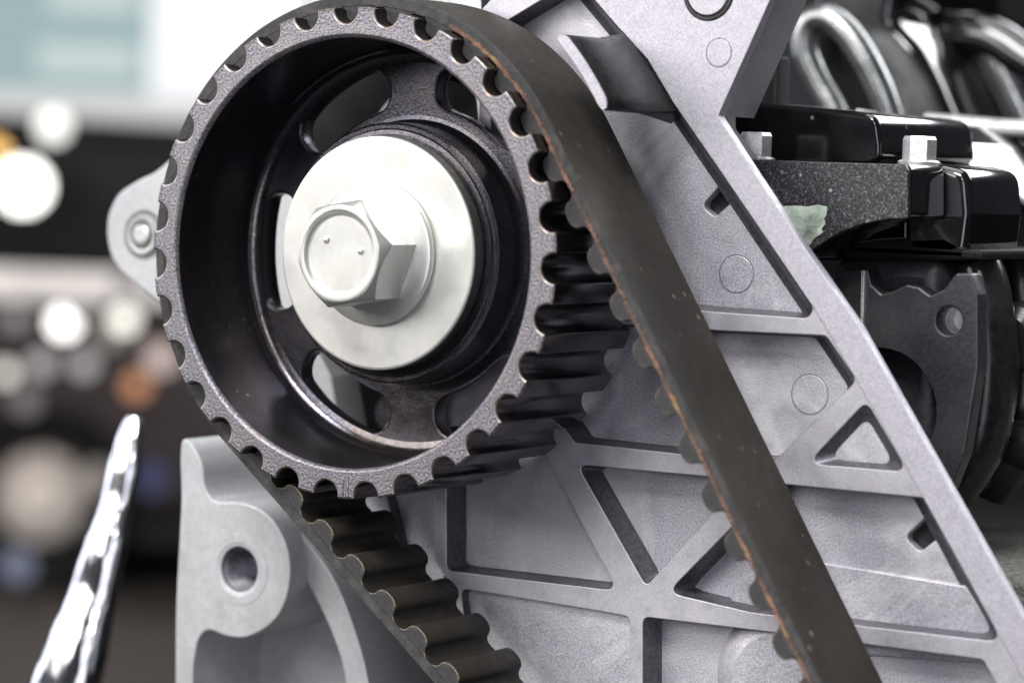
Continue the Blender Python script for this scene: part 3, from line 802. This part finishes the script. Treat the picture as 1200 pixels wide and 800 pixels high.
# valve cover: glossy black, running back along the engine
val = thing('valve_cover', 'glossy black valve cover with arched runners, upper right', 'valve cover', (100, 200, 25))
vf = [(42.65, 41.68), (59.72, 41.51), (91.82, 39.45), (98.46, 38.50), (100.93, 25.50), (43.40, 23.87)]
plate('front_hump', [R(vf, 5, 10)], 90, 150, 'gloss_black', val, 1.6, res=4)
vr = [(59.69, 36.24), (68.57, 39.70), (79.33, 38.51), (91.61, 33.23), (104.32, 25.31), (114.40, 17.89), (131.71, 5.90), (132.22, -4.89), (61.39, -1.87)]
plate('sloped_body', [R(vr, 2.5, 6)], 150, 330, 'gloss_black', val, 2.0, res=4)
vt = [(46.58, 30.17), (47.78, 40.28), (65.12, 42.11), (75.85, 41.57), (117.41, 38.75), (119.65, -7.81), (48.29, -7.69)]
plate('upper_body', [R(vt, 4, 6)], 210, 420, 'gloss_black', val, 2.5, res=4)
r1 = [(65.39, 40.04), (74.67, 38.36), (86.26, 33.06), (97.68, 27.83), (108.96, 22.23), (121.35, 14.95)]
sweep('edge_highlight', [(x, 148, z) for x, z in r1], [1.6] * 6, 'bolt_steel', val, 16, 1.0, 6)  # bright tubes put in for light reflected along the black edges
r2 = [(61.56, 39.73), (69.84, 34.00), (80.84, 24.72), (95.67, 13.76), (105.06, 4.93)]
sweep('edge_highlight', [(x, 205, z) for x, z in r2], [2.0] * 5, 'bolt_steel', val, 16, 1.0, 6)
r3 = [(59.36, 39.69), (71.48, 39.19), (84.75, 38.48), (100.35, 38.33)]
sweep('edge_highlight', [(x, 208, z) for x, z in r3], [2.6] * 4, 'bolt_steel', val, 16, 1.0, 6)
def arch(y, pts, r, name='runner'):
    sweep(name, [(x, y + dy, z) for (x, z), dy in pts], r, 'port_metal' if name == 'port_rim' else 'gloss_black', val, 24, 1.0, 8)
a1 = [(47.44, 34.10), (41.82, 47.93), (35.18, 59.03), (28.66, 66.63), (21.69, 70.70), (16.09, 68.12), (15.86, 60.41), (20.26, 51.46), (25.43, 43.84), (30.64, 34.98)]
arch(215, [(p, 0) for p in a1], [4.2] * 10, 'port_rim')
plate('port_back', [smooth_poly([(45.86, 27.90), (38.22, 48.23), (30.95, 59.45), (24.35, 67.13), (17.29, 71.25), (11.64, 68.65), (10.24, 60.84), (13.54, 51.76), (17.52, 27.12)])], 224, 300, 'cavity', val, 1.0)
plate('port_shell', [smooth_poly([(16.54, 27.13), (6.91, 47.84), (-0.99, 60.86), (-6.79, 92.36), (25.14, 92.00), (23.09, 73.96), (32.09, 63.67), (41.23, 48.36), (48.30, 28.01)])], 262, 330, 'gloss_black', val, 5, res=4)
a3 = [(26.89, 35.81), (24.99, 51.03), (26.83, 63.24), (31.91, 69.34), (38.48, 68.28), (44.24, 58.45), (49.97, 48.67), (57.29, 35.16)]
arch(300, [(p, 0) for p in a3], [5.0] * 8, 'port_rim')
plate('port_back', [smooth_poly([(22.99, 26.15), (20.62, 51.36), (22.48, 63.71), (27.62, 69.88), (34.27, 68.80), (40.09, 58.86), (45.88, 48.97), (56.61, 27.12)])], 310, 380, 'cavity', val, 1.0)
a4 = [(81.05, 46.50), (63.54, 55.68), (51.66, 62.35), (39.62, 69.11), (24.67, 70.97)]
arch(300, list(zip(a4, (0, 0, 0, 0, 0))), [7, 7, 7, 7, 7])
man = [(-74.79, 104.97), (7.46, 103.79), (10.17, 57.52), (-2.03, 55.69), (-21.42, 70.22), (-73.43, 72.92)]
plate('plenum', [R(man, 3)], 330, 420, 'cavity', val, 2.5)
man2 = [(-4.78, 110.88), (57.42, 109.99), (59.11, 75.10), (34.48, 74.41), (2.63, 76.66), (-3.53, 83.86)]
plate('plenum_end', [R(man2, 3)], 380, 460, 'cavity', val, 2.5)

# engine block ledge, lower right
lz = -72.0
blk = thing('engine_block', 'rough grey engine block ledge in the lower right corner', 'engine block', (160, 200, lz - 30))
box('ledge', (100, 70, lz - 30), (420, 300, lz + 1.5), 'ledge', blk, 3, 3)
box('ledge_rail', (100, 296, lz - 10), (420, 306, lz + 5), 'bolt_steel', blk, 1.5, 2)

# ------------------------------------------------------------------ exhibition hall, far out of focus
yaw = math.atan2(CAM_R.y, CAM_R.x)
HALL = Matrix.Rotation(yaw, 4, 'Z')
FLOOR_Z = -1.47

fl = bpy.data.meshes.new('floor')
fl.from_pydata([(-40, -15, FLOOR_Z), (40, -15, FLOOR_Z), (40, 60, FLOOR_Z), (-40, 60, FLOOR_Z)], [], [(0, 1, 2, 3)])
fl.materials.append(plain('hall_carpet', (0.035, 0.030, 0.028), 0, 0.6))
flo = bpy.data.objects.new('floor', fl); COL.objects.link(flo); flo['kind'] = 'structure'

def hall_box(name, c, size, mat, bevel=0.01):
    bm = bmesh.new(); bmesh.ops.create_cube(bm, size=1)
    for v in bm.verts: v.co = Vector((v.co.x * size[0], v.co.y * size[1], v.co.z * size[2]))
    if bevel: bmesh.ops.bevel(bm, geom=bm.edges[:], offset=bevel, segments=2, affect='EDGES')
    me = bpy.data.meshes.new(name); bm.to_mesh(me); bm.free(); me.materials.append(mat)
    o = bpy.data.objects.new(name, me); COL.objects.link(o)
    o.matrix_world = Matrix.Translation(c) @ HALL
    return o
W = emit('white_lightbox', (0.95, 0.96, 1.0), 1.05)
T = emit('glowing_teal', (0.36, 0.48, 0.49), 0.95)  # teal and grey panels glow by themselves; lighting is put into the colour
T2 = emit('glowing_pale_teal', (0.58, 0.66, 0.66), 1.0)
G = emit('glowing_grey', (0.70, 0.70, 0.69), 1.0)
def screen(name, centre, w, h, mat, label, th=0.12):
    o = hall_box(name, Vector(centre), (w, th, h), mat)
    tag(o, label, 'light panel', 'backlit panels of the hall'); return o
screen('glowing_panel', (-7.8901, 11.0628, 0.7523), 1.846, 1.295, W, 'tall white backlit panel blurred in the top left background')
screen('glowing_panel', (-9.3459, 10.3982, 0.8322), 1.254, 1.067, T, 'grey teal self-glowing panel blurred in the top left corner')
screen('glowing_panel', (-8.7942, 10.2445, 0.4750), 0.474, 0.148, T2, 'pale stripe on the teal panel in the top left corner')
screen('glowing_panel', (-8.7910, 10.2734, 0.8581), 0.412, 0.305, T2, 'pale upper stripe on the teal panel in the top left corner')
screen('glowing_panel', (-8.6432, 9.8476, 0.2056), 1.480, 0.200, G, 'long pale grey self-glowing strip above the dark car, left background')
screen('glowing_panel', (-5.0135, 12.8542, 0.7620), 1.754, 1.504, W, 'white backlit panel glowing behind the valve cover, upper right')

# dark car
ca = thing('parked_car', 'dark car blurred in the left background', 'car')
co = Vector((-6.1273, 6.9272, -1.5078)); co.z = FLOOR_Z
ca.location = co
ca.rotation_euler = (0, 0, yaw)
def hall_part(name, bm, mat, parent):
    me = bpy.data.meshes.new(name); bm.to_mesh(me); bm.free(); me.materials.append(mat); finish(me, 40)
    o = bpy.data.objects.new(name, me); COL.objects.link(o); o.parent = parent; return o
def extrude_profile(pts, y0, y1, bev):
    bm = bmesh.new()
    a = [bm.verts.new((x, y0, z)) for x, z in pts]; b = [bm.verts.new((x, y1, z)) for x, z in pts]
    bm.faces.new(a); bm.faces.new(list(reversed(b)))
    for i in range(len(pts)):
        j = (i + 1) % len(pts); bm.faces.new((a[j], a[i], b[i], b[j]))
    bmesh.ops.recalc_face_normals(bm, faces=bm.faces)
    if bev: bmesh.ops.bevel(bm, geom=bm.edges[:], offset=bev, segments=3, affect='EDGES')
    return bm
car_paint = metal('dark_car_paint', (0.045, 0.036, 0.040), (0.055, 0.045, 0.048), 0.2, 0.25, 5, 0)
hall_part('body', extrude_profile([(-3.6, 0.22), (0.95, 0.22), (1.0, 0.55), (0.95, 0.90), (0.85, 1.02), (-2.8, 1.05), (-3.6, 0.9), (-3.7, 0.6)], 0, 1.8, 0.09), car_paint, ca)
hall_part('cabin', extrude_profile([(-2.8, 1.04), (0.82, 1.0), (0.80, 1.25), (0.62, 1.60), (-1.6, 1.66), (-2.2, 1.45)], 0.12, 1.68, 0.08), plain('tinted_glass', (0.004, 0.004, 0.005), 0, 0.3, 0.2), ca)
hall_part('belt_line_trim', extrude_profile([(-3.4, 0.98), (0.45, 0.99), (0.45, 1.09), (-3.4, 1.10)], -0.03, 0.05, 0.01), plain('satin_trim', (0.75, 0.73, 0.73), 0.1, 0.5), ca)
def wheel(x):
    bm = bmesh.new(); n = 40
    prof = [(0.20, -0.02), (0.30, -0.04), (0.325, 0.0), (0.325, 0.2), (0.2, 0.2)]
    vv = [[bm.verts.new((x + r * math.cos(2 * math.pi * i / n), y, 0.325 + r * math.sin(2 * math.pi * i / n))) for r, y in prof] for i in range(n)]
    for i in range(n):
        for q in range(4): bm.faces.new((vv[i][q], vv[i][q + 1], vv[(i + 1) % n][q + 1], vv[(i + 1) % n][q]))
    ty = hall_part('tyre', bm, M['cavity'], ca)
    bm = bmesh.new()
    for s in range(7):
        a = 2 * math.pi * s / 7 + 0.3
        c, sn = math.cos(a), math.sin(a)
        q = [(0.03, -0.035), (0.15, -0.055), (0.15, 0.055), (0.03, 0.035)]
        f = [bm.verts.new((x + u * c - v * sn, -0.03, 0.325 + u * sn + v * c)) for u, v in q]
        b = [bm.verts.new((x + u * c - v * sn, 0.05, 0.325 + u * sn + v * c)) for u, v in q]
        bm.faces.new(f); bm.faces.new(list(reversed(b)))
        for i in range(4): bm.faces.new((f[(i + 1) % 4], f[i], b[i], b[(i + 1) % 4]))
    bmesh.ops.recalc_face_normals(bm, faces=bm.faces)
    hall_part('wheel_spokes', bm, plain('alloy', (0.52, 0.48, 0.45), 0.1, 0.45), ty)
    bm = bmesh.new()
    cap = [bm.verts.new((x + 0.07 * math.cos(2 * math.pi * i / 20), -0.04, 0.325 + 0.07 * math.sin(2 * math.pi * i / 20))) for i in range(20)]
    bk = [bm.verts.new((v.co.x, 0.05, v.co.z)) for v in cap]
    bm.faces.new(cap)
    for i in range(20): bm.faces.new((cap[(i + 1) % 20], cap[i], bk[i], bk[(i + 1) % 20]))
    bmesh.ops.recalc_face_normals(bm, faces=bm.faces)
    hall_part('hub_cap', bm, plain('alloy_cap', (0.8, 0.75, 0.7), 0.1, 0.45), ty)
wheel(0.0); wheel(-2.65)
tag(ca, 'dark car with alloy wheel, blurred in the left background', 'car')

def highlight(pos, r, col, st, label):  # glowing balls added for blurred glints and reflections in the background
    bm = bmesh.new(); bmesh.ops.create_icosphere(bm, subdivisions=3, radius=r)
    me = bpy.data.meshes.new('highlight_ball'); bm.to_mesh(me); bm.free(); me.materials.append(emit('highlight_glow', col, st))
    t = bpy.data.objects.new('highlight_ball', None); COL.objects.link(t); t.location = pos; t.empty_display_size = 0.02
    tag(t, label, 'highlight', 'small added highlights blurred to discs in the left background')
    o = bpy.data.objects.new('glow_ball', me); COL.objects.link(o); o.parent = t
    bm = bmesh.new()
    bmesh.ops.create_cone(bm, cap_ends=True, segments=20, radius1=r * 0.7, radius2=r * 0.9, depth=r * 1.6)
    me2 = bpy.data.meshes.new('highlight_back'); bm.to_mesh(me2); bm.free(); me2.materials.append(M['cavity'])
    s = bpy.data.objects.new('highlight_back', me2); COL.objects.link(s); s.parent = t
    s.rotation_euler = (math.radians(-90), 0, yaw); s.location = (CAM_F * (r * 1.5))
highlight((-5.7879, 6.4124, -0.0867), 0.075, (1.0, 0.98, 0.93), 5.0, 'largest and brightest round white lamp at the left edge')
highlight((-5.6518, 6.4670, -0.5142), 0.040, (1.0, 0.97, 0.95), 4.4, 'bright white lamp disc, left of the lug under the grey strip')
highlight((-5.4897, 6.5692, -0.4970), 0.038, (0.95, 0.92, 0.83), 2.2, 'cream lamp disc just below left of the lug')
highlight((-5.8005, 6.3629, -0.6798), 0.030, (0.95, 0.92, 0.85), 1.6, 'dim cream lamp disc cut by the left edge of the picture')
highlight((-5.7059, 6.4241, -0.6463), 0.036, (0.85, 0.80, 0.80), 0.75, 'dim grey lamp disc below the bright white disc')
highlight((-5.5911, 6.4957, -0.6444), 0.036, (0.85, 0.80, 0.80), 0.75, 'dim grey lamp disc between the white disc and the orange one')
highlight((-5.4449, 6.5823, -0.7063), 0.036, (0.9, 0.42, 0.22), 0.9, 'dull orange lamp disc in the left background')
highlight((-5.7190, 6.4688, 0.1055), 0.045, (0.95, 0.95, 0.9), 2.2, 'pale lamp disc under the teal panel, upper left')
highlight((-5.8701, 6.3686, 0.0183), 0.034, (1.0, 0.6, 0.2), 2.6, 'orange lamp disc at the left edge, above the brightest lamp')
highlight((-5.3859, 6.6253, -0.6173), 0.045, (0.9, 0.72, 0.66), 0.9, 'dim pinkish lamp disc beside the lower left teeth of the sprocket')
highlight((-5.5280, 6.5418, -0.5472), 0.040, (0.8, 0.74, 0.66), 0.45, 'faint tan lamp disc overlapping the cream disc')
highlight((-5.4906, 6.5751, -0.4050), 0.050, (0.75, 0.7, 0.7), 0.5, 'faint grey lamp disc directly below the lug')

highlight((-5.7401, 6.3944, -0.7667), 0.040, (0.75, 0.68, 0.70), 0.35, 'very faint grey disc below the cream disc at the left edge')
highlight((-5.5305, 6.5083, -1.0019), 0.050, (0.9, 0.82, 0.74), 0.30, 'very faint disc beside the car wheel')
highlight((-5.7835, 6.3858, -0.5032), 0.036, (0.8, 0.74, 0.74), 0.5, 'faint grey disc left of the bright white lamp disc')
highlight((-5.6200, 6.4899, -0.4697), 0.046, (0.8, 0.74, 0.74), 0.45, 'faint grey disc overlapping the bright white lamp disc')
highlight((-5.7318, 6.3630, -1.2859), 0.050, (0.6, 0.66, 0.9), 0.35, 'faint bluish disc under the car wheel, left edge')
highlight((-5.3861, 6.5986, -0.9962), 0.050, (0.3, 0.35, 0.7), 0.2, 'faint blue disc between the chrome blade and the bracket')
